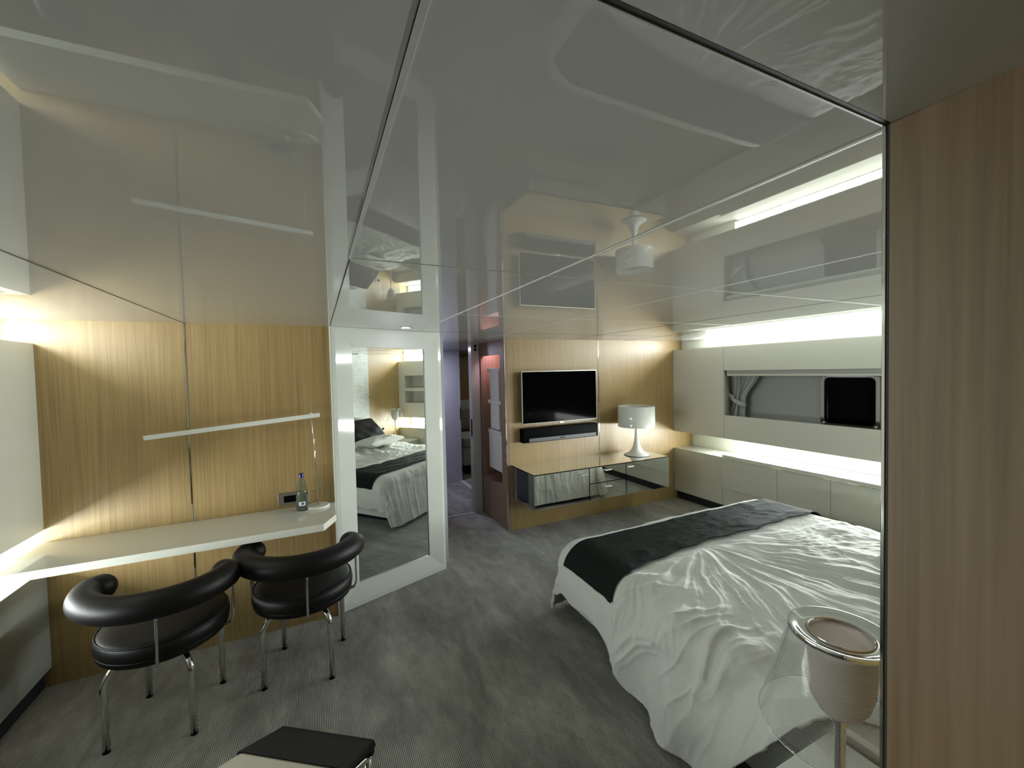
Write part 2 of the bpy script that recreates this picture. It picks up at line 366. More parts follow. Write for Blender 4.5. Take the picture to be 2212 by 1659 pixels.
# porthole
wp=bpy.data.objects.new('window_1',None); C.objects.link(wp); wp.location=(X_h,2.115,1.31); struct(wp)
def rrect(w_,h_,r,n=8):
    p=[]
    for cx_,cz_,a0 in ((w_/2-r,h_/2-r,0),(-w_/2+r,h_/2-r,PI/2),(-w_/2+r,-h_/2+r,PI),(w_/2-r,-h_/2+r,1.5*PI)):
        p+=[(cx_+r*math.cos(a0+PI/2*i/n),cz_+r*math.sin(a0+PI/2*i/n)) for i in range(n+1)]
    return p
def ring_profile(loops,bm=None):
    """loops: list of (x,[(y,z)...]) connected in order"""
    bm=bm or bmesh.new(); L=[[bm.verts.new((x,y,z)) for y,z in pts] for x,pts in loops]
    for a,b_ in zip(L,L[1:]):
        n=len(a)
        for i in range(n): bm.faces.new((a[i],a[(i+1)%n],b_[(i+1)%n],b_[i]))
    return bm,L
bm,L=ring_profile([(0,rrect(.475,.50,.055)),(-.03,rrect(.475,.50,.055)),(-.038,rrect(.465,.49,.05)),(-.038,rrect(.405,.43,.045)),(-.03,rrect(.395,.42,.04)),(-.002,rrect(.39,.415,.04))])
o=obj('window_frame',bm,M_chrome_dk,wp,True,35); struct(o)
bm=bmesh.new(); bm.faces.new([bm.verts.new((-.006,y,z)) for y,z in rrect(.395,.42,.04)])
o=obj('window_pane',bm,M_dkglass,wp); struct(o)
for sy in (-1,1):
    for sz in (-1,1):
        o=obj('window_latch',lathe([(0,.012),(.010,.011),(.013,.006),(.013,0)],16),M_chrome,wp,True); o.rotation_euler=(0,-PI/2,0); o.location=(-.038,sy*.205,sz*.218)
# blind cassette at the head of the window recess
bl=thing('window_blind','retracted grey blind in a slim cassette across the top of the window recess','blind',(XR+.06,(WY0+WY1)/2,WZ1))
h2=(WY1-WY0)/2
obj('cassette',box(-.035,.03,-h2,h2-.015,-.034,.0,bev=.002),M_hull,bl)
obj('bottom_rail',box(-.03,.02,-h2,h2-.015,-.062,-.036,bev=.003),M_cab,bl)
# tied curtain
def curtain():
    nu,nv=120,60; V=[]
    z0,z1=1.06,1.575
    for i in range(nu):
        u=i/(nu-1)
        for j in range(nv):
            v=j/(nv-1); z=z1+(z0-z1)*v
            tz=.60    # tie position
            wtop,wt,wb=.36,.15,.19
            if v<tz: s=v/tz; s=s*s*(3-2*s); wd=wtop+(wt-wtop)*s; cen=3.085+.055*s
            else: s=(v-tz)/(1-tz); s=s*s*(3-2*s); wd=wt+(wb-wt)*s; cen=3.14+.035*s
            ph=u*2*PI*6.5+1.2*math.sin(u*9+v*2)
            y=cen+(u-.5)*wd*1.0
            x=4.27+.026*(math.sin(ph)*(.5+.5*abs(v-tz))+.4*math.sin(ph*.47+2))
            y+=.006*math.sin(ph*1.3+v*3)
            V.append((x,y,z))
    o=obj('curtain',(V,[],grid_faces(nu,nv)),M_curtain,None,True)
    md=o.modifiers.new('t','SOLIDIFY'); md.thickness=.004
    return tag(o,'grey curtain gathered and tied back at the left end of the window recess','curtain')
cu=curtain()
# tie band around the gather
V=[];nb=40
for i in range(nb):
    a=2*PI*i/nb
    for zt in (-.026,-.012,.012,.026):
        r_=1.0+.05*(abs(zt)<.02); y=3.14+.083*math.cos(a)*r_; x=4.27+.048*math.sin(a)*r_; z=1.262+zt+.5*(y-3.14)
        V.append((x,y,z))
Fc=[(i*4+j,((i+1)%nb)*4+j,((i+1)%nb)*4+j+1,i*4+j+1) for i in range(nb) for j in range(3)]
ti=obj('tie_band',(V,[],Fc),M_curtain,cu,True); m_=ti.modifiers.new('t','SOLIDIFY'); m_.thickness=.004
bm=box(4.222,4.228,3.17,3.25,1.285,1.325); bmesh.ops.rotate(bm,verts=bm.verts[:],cent=(4.225,3.18,1.29),matrix=Matrix.Rotation(.55,3,'X')); obj('tie_end',bm,M_curtain,cu)

# ------------------------------------------------------------------ left wall
struct(obj('wall_left',box(XL-.15,XL,YB,Y1,.856,1.853),M_hull if 0 else M_panel))
bm=box(-1.68,XL,YB,Y1,.105,.644); struct(obj('wall_left_ledge',bm,mat('grey_ledge_panel',(.27,.28,.25),.45)))
struct(obj('baseboard_left',box(-1.68,XL-.03,YB,Y1,0,.105),M_black))
bm=box(-1.75,-1.68,YB,Y1,0,CEIL); box(-1.52,-1.50,YB,Y1,1.853,CEIL,bm); box(-1.68,XL-.15,YB,Y1,.856,.876,bm)
struct(obj('wall_left_cove',bm,M_covewhite))
cove_light('cove_light','white cove light between the ceiling and the top of the left wall panel',-1.46,-1.42,1.5,3.0,1.862,1.872,M_stripL,-1.47,-1.41,1.853,1.862,(-1.499,-1.493,1.865,CEIL-.004))
cove_light('cove_light','white cove light glowing under the left wall panel behind the desk end',-1.62,-1.575,1.6,3.04,.834,.844,M_stripL,-1.63,-1.565,.844,.856,(-1.679,-1.672,.66,.832))

# ------------------------------------------------------------------ mirror wall
mir=thing('wall_mirror','tall mirror in a wide white gloss frame standing between the desk and the hallway','mirror',M0,a_m)
# local: x along MU, -y towards the room
def mloop(u0,u1,z0,z1,y): return [(u0,y,z0),(u1,y,z0),(u1,y,z1),(u0,y,z1)]
g0,g1,gz0,gz1=.150,.744,.163,1.842
loops=[mloop(0,MW,0,CEIL,.05),mloop(0,MW,0,CEIL,-.008),mloop(.006,MW-.006,.006,CEIL-.001,-.015),mloop(.030,MW-.030,.04,CEIL-.030,-.016),mloop(g0,g1,gz0,gz1,.0),mloop(g0,g1,gz0,gz1,.014)]
bm=bmesh.new(); L=[[bm.verts.new(p) for p in q] for q in loops]
for a,b_ in zip(L,L[1:]):
    for i in range(4): bm.faces.new((a[i],a[(i+1)%4],b_[(i+1)%4],b_[i]))
bm.faces.new(L[0])
obj('frame',bm,M_lac,mir)
obj('mirror_glass',quad(mloop(g0,g1,gz0,gz1,.010)),M_mirror,mir)
struct(obj('trim_50',box(XM-.004,XM+.004,Y1-.02,Y1+.04,0,CEIL),M_covewhite))
# hall left wall and the door behind the mirror wall
struct(obj('wall_hall',box(.93,1.0,3.5,6.05,0,CEIL),M_lav))

# ------------------------------------------------------------------ hallway, door frame, corridor
YD=4.57
d1=bpy.data.objects.new('door_1',None); C.objects.link(d1); d1.location=(1.45,YD,0); struct(d1)
o=obj('door_frame',box(1.635-1.45,1.735-1.45,0,.10,0,CEIL),M_jamb,d1); struct(o)
o=obj('door_frame',box(1.0-1.45,1.245-1.45,0,.05,0,CEIL),M_jamb,d1); struct(o)
o=obj('door_leaf',box(1.245-1.45,1.275-1.45,.0,.62,.01,CEIL-.01),mat('dark_door_edge',(.10,.11,.14),.25),d1); struct(o)
bm=tube([(1.262-1.45,-.001,1.03),(1.262-1.45,-.045,1.03),(1.30-1.45,-.05,1.03)],.006,8); obj('door_handle',bm,M_chrome,d1,True)
o=obj('lock_plate',box(1.631-1.45,1.636-1.45,.02,.05,.90,1.10),M_plastic_blk,d1)
for z in (1.895,1.935): obj('strike_plate',box(1.672-1.45,1.70-1.45,-.004,.0,z,z+.028),M_plastic_blk,d1)
struct(obj('trim_51',box(1.0,1.64,YD-.01,YD+.03,0,.008),mat('threshold_metal',(.62,.62,.6),.3,.6)))
# corridor end wall and neighbouring cabin
wce=struct(obj('wall_corridor_end',box(.9,1.965,6.02,6.12,0,CEIL),M_lav))
struct(obj('wall_corridor_right',box(1.965,2.0,YD+.13,5.38,0,CEIL),M_lav))
struct(obj('trim_52',box(1.93,1.985,5.48,6.02,0,.010),mat('threshold_light',(.62,.62,.62),.35)))
o=obj('lock_plate',box(1.955,1.967,6.015,6.0199,.93,1.12),M_plastic_blk,wce)
struct(obj('wall_cabin_far',box(1.965,4.0,7.6,7.7,0,CEIL),M_wood)); struct(obj('wall_cabin_right',box(4.0,4.1,Y2+.2,7.7,0,CEIL),M_wood)); struct(obj('wall_cabin_near',box(1.965,4.0,5.38,5.48,0,CEIL),M_wood))
hb=thing('single_bed','white bed with a pale headboard in the neighbouring cabin seen through the far doorway','bed',(2.9,6.9,0))
obj('base',box(-.78,.9,-.5,.55,.14,.42,bev=.01),M_lac,hb); obj('plinth',box(-.74,.9,-.45,.5,0,.14),M_black,hb)
obj('mattress',box(-.77,.9,-.49,.54,.42,.58,bev=.05),M_cloth,hb,True,50)
obj('headboard',box(-.78,.9,.56,.62,.14,1.13,bev=.01),M_cab,hb)

def pillow(name,w_,h_,t_,m,parent=None,seed=1,n=36):
    V=[]
    for s in (1,-1):
        for i in range(n):
            for j in range(n):
                u=-1+2*i/(n-1); v=-1+2*j/(n-1)
                e=max(0,(1-abs(u)**2.6))*max(0,(1-abs(v)**2.6)); t=e**.42
                pin=1-.10*(abs(u)**3)*(1-abs(v)**1.5)*0-.06*(1-abs(u)**2)*abs(v)**6-.06*(1-abs(v)**2)*abs(u)**6
                wr_=.010*math.sin(7*u+3*v*u+seed)*math.sin(5*v-2*u+seed*2)*t
                V.append((u*w_/2*(1-.06*(1-v*v)*abs(u)**4),v*h_/2*(1-.06*(1-u*u)*abs(v)**4),s*(t*t_/2+wr_)))
    Fc=grid_faces(n,n); Fc+= [tuple(n*n+q for q in f[::-1]) for f in grid_faces(n,n)]
    bm=bmesh.new(); me=bpy.data.meshes.new('x'); me.from_pydata(V,[],Fc); bm.from_mesh(me); bmesh.ops.remove_doubles(bm,verts=bm.verts[:],dist=.0008)
    return obj(name,bm,m,parent,True)
p=pillow('pillow',.62,.42,.17,M_pillowgrey,None,3); p.location=(2.47,7.24,.79); p.rotation_euler=(math.radians(62),0,0)
tag(p,'grey pillow standing on the bed in the neighbouring cabin','pillow')

# niche with stacked white drawers
nb_=thing('niche_cabinet','tall white cabinet of three stacked lidded boxes in the pink lit niche','cabinet',(X5+.005,4.20,.575))
def nbx(nm,x0,x1,y0,y1,z0,z1,par=None,m=M_niche): return obj(nm,box(x0,x1,y0-4.20,y1-4.20,z0-.575,z1-.575,bev=.002),m,par or nb_)
for a,b_,c_,d_,e_,f_ in ((4.02,4.372,.575,.968,4.02,4.374),(4.07,4.31,1.022,1.295,4.015,4.37),(4.07,4.31,1.337,1.645,4.05,4.38)):
    bx_=nbx('box',.006,.30,a,b_,c_,d_); l_=nbx('lid',.0,.31,e_,f_,d_+.001,d_+.042)
M_pink=emis('pink_niche_glow',(1.0,.62,.76),12)
t=thing('niche_light','pink light strip glowing at the top of the niche','light',(X5+.10,4.28,1.92)); obj('diffuser',box(-.04,.06,-.24,.24,-.012,-.004),M_pink,t); obj('channel',box(-.045,.065,-.245,.245,-.004,0),M_covewhite,t)
M_hall=emis('corridor_lamp',(.74,.74,1.0),140)
t=thing('corridor_light','round recessed downlight in the corridor ceiling beyond the hallway door','light',(1.22,5.55,CEIL)); obj('lens',lathe([(0,-.006),(.07,-.006)],32),M_hall,t); obj('bezel',lathe([(.07,-.006),(.085,-.004),(.088,0)],32),M_chrome,t,True)
t=thing('cabin_light','round recessed downlight in the neighbouring cabin ceiling','light',(2.9,6.6,CEIL)); obj('lens',lathe([(0,-.006),(.05,-.006)],32),emis('cabin_lamp',(1,.95,.85),45),t); obj('bezel',lathe([(.05,-.006),(.065,-.004),(.068,0)],32),M_chrome,t,True)

# ------------------------------------------------------------------ desk
poly=[(XL+.001,2.637),(.015,2.637),(XM-.006,2.79),(XM-.006,Y1-.001),(XL+.001,Y1-.001)]
tag(obj('desk',prism(poly,.748,.788,bev=.002),M_desk),'long white wall mounted desk slab with a chamfered end beside the mirror','desk')

# outlet plate
t=thing('outlet_plate','brushed steel outlet plate with a black socket insert on the wood wall above the desk','outlet',(-.183,Y1,.848))
obj('plate',box(-.064,.064,-.007,0,-.042,.042,bev=.003),M_steel,t); obj('socket',box(-.030,.040,-.0078,-.002,-.022,.022,bev=.001),M_plastic_blk,t)

# bottle
bt=thing('water_bottle','clear blue tinted water bottle with a navy cap standing on the desk','bottle',(-.104,2.995,.788))
pr=[(0,.006),(.020,.004),(.030,.0),(.034,.006),(.035,.02),(.0335,.035),(.035,.05),(.0335,.062),(.035,.075),(.035,.095),(.0345,.115),(.031,.135),(.025,.165),(.018,.192),(.0135,.208),(.0135,.222)]
inn=[(max(r-.0012,0),z+(.0015 if z<.01 else 0)) for r,z in pr][::-1]
obj('bottle_body',lathe(pr+inn,40),M_bottle,bt,True)
wt=[(0,.0085),(.019,.0065),(.0283,.0035),(.0323,.008),(.0333,.02),(.0318,.035),(.0333,.05),(.0318,.062),(.0333,.075),(.0333,.095),(.0325,.112),(0,.112)]
obj('water',lathe(wt,40),glass('water',(.80,.92,1.0),0,1.33),bt,True)
cp=lathe([(0,.236),(.0135,.236),(.0148,.233),(.0150,.214),(.0155,.2135),(.0155,.210),(.0140,.210)],40); obj('cap',cp,M_cap,bt,True,40)
V=[];n_=14
for i in range(n_+1):
    a=math.radians(-120+62*i/n_)
    for z in (.034,.060): V.append((.0358*math.cos(a),.0358*math.sin(a),z))
lb=obj('label',(V,[],[(2*i,2*i+2,2*i+3,2*i+1) for i in range(n_)]),M_label,bt,True)
V=[]
for i in range(7):
    a=math.radians(-97+28*i/6)
    for z in (.040,.055): V.append((.0362*math.cos(a),.0362*math.sin(a),z))
obj('label_print',(V,[],[(2*i,2*i+2,2*i+3,2*i+1) for i in range(6)]),mat('label_grey_print',(.10,.13,.17),.5),lb)

# desk lamp
dlp=thing('desk_lamp','white desk lamp with a round base, thin chrome rod and long slim horizontal bar','lamp',(-.012,3.005,.788))
obj('base',lathe([(0,0),(.066,0),(.0695,.003),(.0695,.012),(.066,.0155),(.012,.0165),(0,.0165)],56),M_lampmatte,dlp,True,40)
obj('rod',tube([(0,0,.016),(-.008,0,.35),(-.024,0,.700)],.0033,10),M_chrome,dlp,True)
P0=Vector((.030,0,.605)); P1=Vector((-.873,-.005,.532)); 
dv=(P1-P0).normalized(); 
bm=box(0,(P1-P0).length,-.011,.011,-.013,.013,bev=.003); bm.transform(Matrix.Translation(P0)@dv.to_track_quat('X','Z').to_matrix().to_4x4())
br_=obj('bar',bm,M_lampwhite,dlp)
bm=box(.02,(P1-P0).length-.02,-.007,.007,-.0138,-.0125); bm.transform(Matrix.Translation(P0)@dv.to_track_quat('X','Z').to_matrix().to_4x4()); obj('diffuser',bm,M_lampmatte,br_)
obj('joint',lathe([(0,.02),(.006,.02),(.008,.016),(.008,-.016),(.006,-.02),(0,-.02)],20,c=(-.020,0,.604)),M_chrome,dlp,True)
cb=[(-.001,-.004,.017),(-.018,-.006,.10),(-.034,-.004,.20),(-.031,-.003,.30),(-.040,-.004,.40),(-.028,-.003,.52),(-.021,-.002,.59)]
pts=[]
for i in range(len(cb)-1):
    for s_ in range(6):
        t_=s_/6; p=[Vector(cb[max(0,min(len(cb)-1,i+q))]) for q in (-1,0,1,2)]
        pts.append(.5*((2*p[1])+(p[2]-p[0])*t_+(2*p[0]-5*p[1]+4*p[2]-p[3])*t_*t_+(3*p[1]-p[0]-3*p[2]+p[3])*t_**3))
obj('cord',tube(pts,.0011,6),glass('clear_cord',(.85,.8,.7),.1,1.4),dlp,True)

# ------------------------------------------------------------------ chairs
def make_chair(label):
    t=thing('round_armchair',label,'chair',(0,0,0),0,'chairs at the desk')
    # seat cushion: puffed disc with two piping beads
    pr=[(0,.392),(.20,.392),(.236,.394),(.248,.401),(.253,.412),(.250,.424),(.257,.436),(.259,.455),(.257,.476),(.249,.490),(.232,.500),(.20,.506),(.12,.512),(0,.514)]
    seat=obj('seat',lathe(pr,72),M_leather,t,True)
    for rr,zz in ((.2505,.491),(.2505,.424)):
        obj('piping',tube([(rr*math.cos(2*PI*i/72),rr*math.sin(2*PI*i/72),zz) for i in range(73)],.0042,8,cap=False),M_leather,seat,True)
    obj('seat_pan',lathe([(0,.372),(.05,.372),(.19,.392),(.225,.398),(.225,.402),(0,.402)],56),M_plastic_blk,t,True,40)
    # bolster
    A=math.radians(91); n=64; Rb=.282; P=[];rs=[]
    for i in range(n+1):
        a=-PI/2-A+2*A*i/n
        r_=Rb-.028*sst(abs(a+PI/2),math.radians(85),A)
        P.append((r_*math.cos(a)*1.0,r_*math.sin(a)*.93,.672+.012*math.cos(a+PI/2)*0)); rs.append(.060)
    # rounded ends
    d0=(Vector(P[0])-Vector(P[1])).normalized(); d1=(Vector(P[-1])-Vector(P[-2])).normalized()
    pre=[Vector(P[0])+d0*.060*math.sin(q) for q in (1.5,1.25,.95,.6,.3)]; prs=[.060*math.cos(q) for q in (1.5,1.25,.95,.6,.3)]
    post=[Vector(P[-1])+d1*.060*math.sin(q) for q in (.3,.6,.95,1.25,1.5)]; pos_=[.060*math.cos(q) for q in (.3,.6,.95,1.25,1.5)]
    bk=obj('backrest',tube(pre+P+post,prs+rs+pos_,24),M_leather,t,True)
    # supports: back and both sides
    for ang in (-90+17,-186,6):
        a=math.radians(ang); ca,sa=math.cos(a),math.sin(a); 
        for off in ((-.011,.011) if ang!=-73 else (0,)):
            ox,oy=-sa*off,ca*off
            pts=[(.277*ca+ox,.264*sa+oy,.645),(.279*ca+ox,.266*sa+oy,.60),(.280*ca+ox,.272*sa+oy,.43),(.268*ca+ox,.262*sa+oy,.398),(.235*ca+ox,.235*sa+oy,.390),(.15*ca+ox*.6,.15*sa+oy*.6,.386)]
            obj('back_support',tube(pts,.0062 if ang==-73 else .0045,10),M_chrome,t,True)
    # four bent legs
    for q in range(4):
        a=math.radians(45+90*q); ca,sa=math.cos(a),math.sin(a); rl=.236; rb=.085
        pts=[(0.02*ca,0.02*sa,.372),((rl-rb)*ca,(rl-rb)*sa,.372)]
        for s_ in range(1,9):
            th=PI/2*s_/8; rr=rl-rb+rb*math.sin(th); z=.372-rb+rb*math.cos(th); pts.append((rr*ca,rr*sa,z))
        pts.append((rl*ca,rl*sa,.006))
        lg=obj('leg',tube(pts,.0145,14),M_chrome,t,True)
        obj('foot_cap',lathe([(0,0),(.0138,0),(.0150,.002),(.0150,.006),(0,.006)],16,c=(rl*ca,rl*sa,0)),M_plastic_blk,lg)
    return t
ch1=make_chair('black leather chair with a round seat and tubular backrest, at the left under the desk')
ch1.location=(-.70,2.545,0); ch1.rotation_euler=(0,0,math.radians(-9.8))
ch2=copy_tree(ch1); ch2.location=(-.098,2.646,0); ch2.rotation_euler=(0,0,math.radians(-12.9))
ch2['label']='black leather chair with a round seat and tubular backrest, next to the mirror frame'

# ------------------------------------------------------------------ chaise longue foot end (mat on chromed tubes)
cs=thing('chaise_longue','beige chaise longue with a black leather covered foot end on chromed tubes','chaise',(-.005,1.55,0),math.atan2(-.21,.293))
# local: x along foot edge, -y towards the other end
ctr=[(0,.41),(.04,.43),(.20,.50),(.42,.585),(.56,.60),(.70,.55),(.95,.40),(1.12,.35),(1.3,.40),(1.62,.62)]
def along(s):
    for (a,za),(b_,zb) in zip(ctr,ctr[1:]):
        if s<=b_: return za+(zb-za)*(s-a)/(b_-a)
    return ctr[-1][1]
def strip(w_,s0,s1,t_,n=40,off=0,edge=.5):
    sm=lambda s: sum(along(min(1.62,max(0,s+d))) for d in (-.03,-.015,0,.015,.03))/5
    bm=bmesh.new(); rows=[]
    for i in range(n+1):
        s_=s0+(s1-s0)*i/n; z=sm(s_)+off; row=[]
        prof=[(-w_/2,-t_),(-w_/2-.006,-t_*.5),(-w_/2,0),(-w_/2+.01,.002),(w_/2-.01,.002),(w_/2,0),(w_/2+.006,-t_*.5),(w_/2,-t_)]
        rows.append([bm.verts.new((x,-s_,z+dz)) for x,dz in prof])
    for a,b_ in zip(rows,rows[1:]):
        for k_ in range(8): bm.faces.new((a[k_],a[(k_+1)%8],b_[(k_+1)%8],b_[k_]))
    bm.faces.new(rows[0][::-1]); bm.faces.new(rows[-1]); return bm
WC=.35
obj('mat',strip(WC-.02,.02,1.6,.022,60),M_beige,cs,True,40)
obj('foot_cover',strip(WC,.0,.185,.030,14,.004),M_blkfab,cs,True,50)
for sx in (-1,1):
    obj('side_tube',tube([(sx*(WC/2-.01),-s_,along(s_)-.045) for s_ in (.0,.05,.2,.42,.56,.7,.95,1.12,1.3,1.6)],.011,12),M_chrome,cs,True)
    a=[(sx*(WC/2-.01),-.02,along(.02)-.04),(sx*(WC/2-.01),-.03,.33),(sx*(WC/2-.01),-.10,.27)]
    a+=[(sx*(WC/2-.01),-.10-(1.3)*q/12,.27-.12*math.sin(PI*q/12)) for q in range(1,13)]+[(sx*(WC/2-.01),-1.5,.4),(sx*(WC/2-.01),-1.55,along(1.55)-.045)]
    obj('rocker_tube',tube(a,.011,12),M_chrome,cs,True)
obj('foot_bar',tube([(-WC/2,-.012,.388),(WC/2,-.012,.388)],.016,12),M_blkfab,cs,True)
for yy in (-.40,-1.15):
    obj('cross_bar',box(-.28,.28,yy-.02,yy+.02,.10,.135,bev=.004),M_plastic_blk,cs)
    for sx in (-1,1): obj('base_leg',tube([(sx*.27,yy,.105),(sx*.29,yy,.0)],[.018,.012],12),M_plastic_blk,cs,True)

# ------------------------------------------------------------------ mirrored console
CX0,CX1,CYF,CZ0,CZ1=1.795,3.475,3.385,.343,.680
co=thing('mirrored_console','floating mirrored console with doors and drawers mounted under the television','console',((CX0+CX1)/2,Y2,CZ0))
L_=lambda bm: (bm.transform(Matrix.Translation(-co.location)),bm)[1]
obj('carcass',L_(box(CX0+.003,CX1-.003,CYF+.006,Y2-.001,CZ0+.003,CZ1-.003)),M_plastic_blk,co)
obj('top',L_(box(CX0+.004,CX1-.004,CYF+.004,Y2-.002,CZ1-.004,CZ1)),M_mirror,co)
obj('side_panel',L_(box(CX0,CX0+.004,CYF+.004,Y2-.004,CZ0+.005,CZ1-.007)),M_mirror,co)
obj('side_panel',L_(box(CX1-.004,CX1,CYF+.004,Y2-.004,CZ0+.005,CZ1-.007)),M_mirror,co)
def cpanel(nm,x0,x1,z0,z1,hx,hz):
    d=obj(nm,L_(box(x0+.0045,x1-.0045,CYF,CYF+.006,z0+.0045,z1-.0045)),M_mirror,co)
    obj('handle',L_(box(hx-.042,hx+.042,CYF-.022,CYF-.014,hz-.004,hz+.004,bev=.001)),M_steel,d)
    for s_ in (-.032,.032): obj('handle_post',L_(box(hx+s_-.003,hx+s_+.003,CYF-.016,CYF,hz-.003,hz+.003)),M_steel,d)
cpanel('door',CX0,2.415,CZ0,CZ1-.004,2.345,.622); cpanel('drawer',2.415,2.875,.515,CZ1-.004,2.635,.634)
cpanel('drawer',2.415,2.875,CZ0,.515,2.635,.468); cpanel('door',2.875,CX1,CZ0,CZ1-.004,2.925,.634)
obj('top_edge',L_(box(CX0,CX1,CYF-.001,CYF+.0035,CZ1-.005,CZ1+.0005)),M_plastic_blk,co)
obj('top_edge',L_(box(CX0-.0005,CX0+.0035,CYF,Y2,CZ1-.005,CZ1+.0005)),M_plastic_blk,co)

# lamp on console
lp=thing('spun_lamp','white gloss table lamp with a drum shade and flared trumpet base on the mirrored console','lamp',(3.235,3.625,CZ1))
pr=[(0,0),(.135,0),(.139,.004),(.136,.009),(.11,.020),(.085,.035),(.064,.056),(.048,.085),(.036,.12),(.028,.16),(.0215,.21),(.0175,.27),(.0155,.33),(0,.33)]
obj('base',lathe(pr,72),M_lampwhite,lp,True); obj('base_ring',lathe([(0,-.0),(.139,-.0),(.1405,.003),(.139,.0045),(.13,.003)],60),M_plastic_blk,lp,True)
rs_=.201
obj('shade',lathe([(rs_,.322),(rs_,.545),(rs_-.003,.549),(rs_-.006,.545),(rs_-.006,.325),(rs_-.003,.321)],96,close=True),M_lampwhite,lp,True,50)
obj('shade_disc',lathe([(.015,.330),(rs_-.007,.330),(rs_-.007,.334),(.015,.334)],72,close=True),M_lampmatte,lp)
obj('bulb',lathe([(0,.45),(.018,.445),(.028,.425),(.029,.41),(.018,.375),(.014,.35),(.014,.334)],24),M_frost,lp,True)

# television and soundbar
tv=thing('television','flat black television with a thin silver frame mounted on the wooden wall','television',(2.365,Y2,1.372))
X0,X1,Z0,Z1,yt=-.466,.466,-.272,.272,-.075
obj('casing',box(X0+.01,X1-.01,yt+.012,yt+.045,Z0+.01,Z1-.01,bev=.006),M_plastic_blk,tv)
bm=bmesh.new(); lo=lambda a,y: [(X0+a,y,Z0+a),(X1-a,y,Z0+a),(X1-a,y,Z1-a),(X0+a,y,Z1-a)]
L=[[bm.verts.new(p) for p in q] for q in (lo(0,yt+.02),lo(0,yt),lo(.007,yt-.001),lo(.007,yt+.005))]
for a,b_ in zip(L,L[1:]):
    for i in range(4): bm.faces.new((a[i],a[(i+1)%4],b_[(i+1)%4],b_[i]))
obj('bezel',bm,mat('silver_bezel',(.62,.60,.52),.28,.8),tv)
obj('screen',box(X0+.006,X1-.006,yt+.003,yt+.012,Z0+.006,Z1-.006),M_screen,tv)
obj('emblem',box(-.028,.028,yt-.001,yt+.015,Z0-.018,Z0+.002,bev=.006),M_steel,tv)
obj('wall_bracket',box(-.15,.15,yt+.045,-.001,-.12,.12),M_plastic_blk,tv)
sb=thing('soundbar','long black soundbar with a grey lower strip mounted under the television','soundbar',(2.368,Y2,.980))
obj('body',box(-.470,.470,-.085,-.001,-.075,.073,bev=.014),M_plastic_blk,sb,True,40)
obj('grille',box(-.400,.440,-.0875,-.08,-.066,-.030),M_silver,sb)
obj('logo_plate',box(-.03,.03,-.0882,-.087,-.052,-.044),M_plastic_blk,sb); obj('status_mark',box(-.392,-.372,-.0882,-.087,-.040,-.036),M_plastic_blk,sb)

# ------------------------------------------------------------------ bed
BX0,BX1,BY0,BY1,BT=1.46,3.30,YH+.09,2.33,.545
bed=thing('double_bed','wide double bed with a white floating base and pale headboard','bed',((BX0+BX1)/2,1.3,0))
Lb=lambda bm: (bm.transform(Matrix.Translation(-bed.location)),bm)[1]
obj('plinth',Lb(box(BX0+.18,BX1-.18,BY0,BY1-.2,0,.11)),M_black,bed)
obj('base',Lb(box(BX0,BX1,BY0-.08,BY1-.02,.11,.292,bev=.006)),M_lac,bed)
obj('mattress',Lb(box(BX0+.012,BX1-.012,BY0,2.20,.293,.51,bev=.05)),M_sheet,bed,True,50)
obj('headboard',Lb(box(BX0-.02,BX1,YH+.001,YH+.08,.11,.86,bev=.012)),M_lac,bed)
# duvet surface
EX0,EX1,EY=BX0+.07,BX1-.05,2.235     # top rectangle edges
P0x,P0y=2.10,1.84
def drape(a,b_):
    """a: cloth x (can run past EX0/EX1), b: cloth y (past EY). returns xyz + edge info"""
    da=np.maximum(EX0-a,0); dc=np.maximum(a-EX1,0); dd=np.maximum(b_-EY,0)
    ox=np.where(da>0,-da,dc); oy=dd; dn=np.sqrt(ox**2+oy**2)+1e-9; d=(np.abs(ox)**6+oy**6)**(1/6)+1e-9
    x=np.clip(a,EX0,EX1); y=np.minimum(b_,EY)
    rr=.10+.05*(ox/dn)**2
    th=np.minimum(d/rr,PI/2); 
    out=rr*np.sin(th)*1.08; down=rr*(1-np.cos(th))+np.maximum(d-rr*PI/2,0)
    flare=np.where(oy>0,(.32-.10*sst(a,1.6,2.6))*oy/dn,.0)+np.where(da>0,.02+.20*sst(1.75-b_,0,.55),np.where(dc>0,.10,0.0))
    out=out+np.maximum(d-rr*PI/2,0)*flare
    x=x+ox/dn*out; y=y+oy/dn*out; z=BT-down
    return x,y,z,d
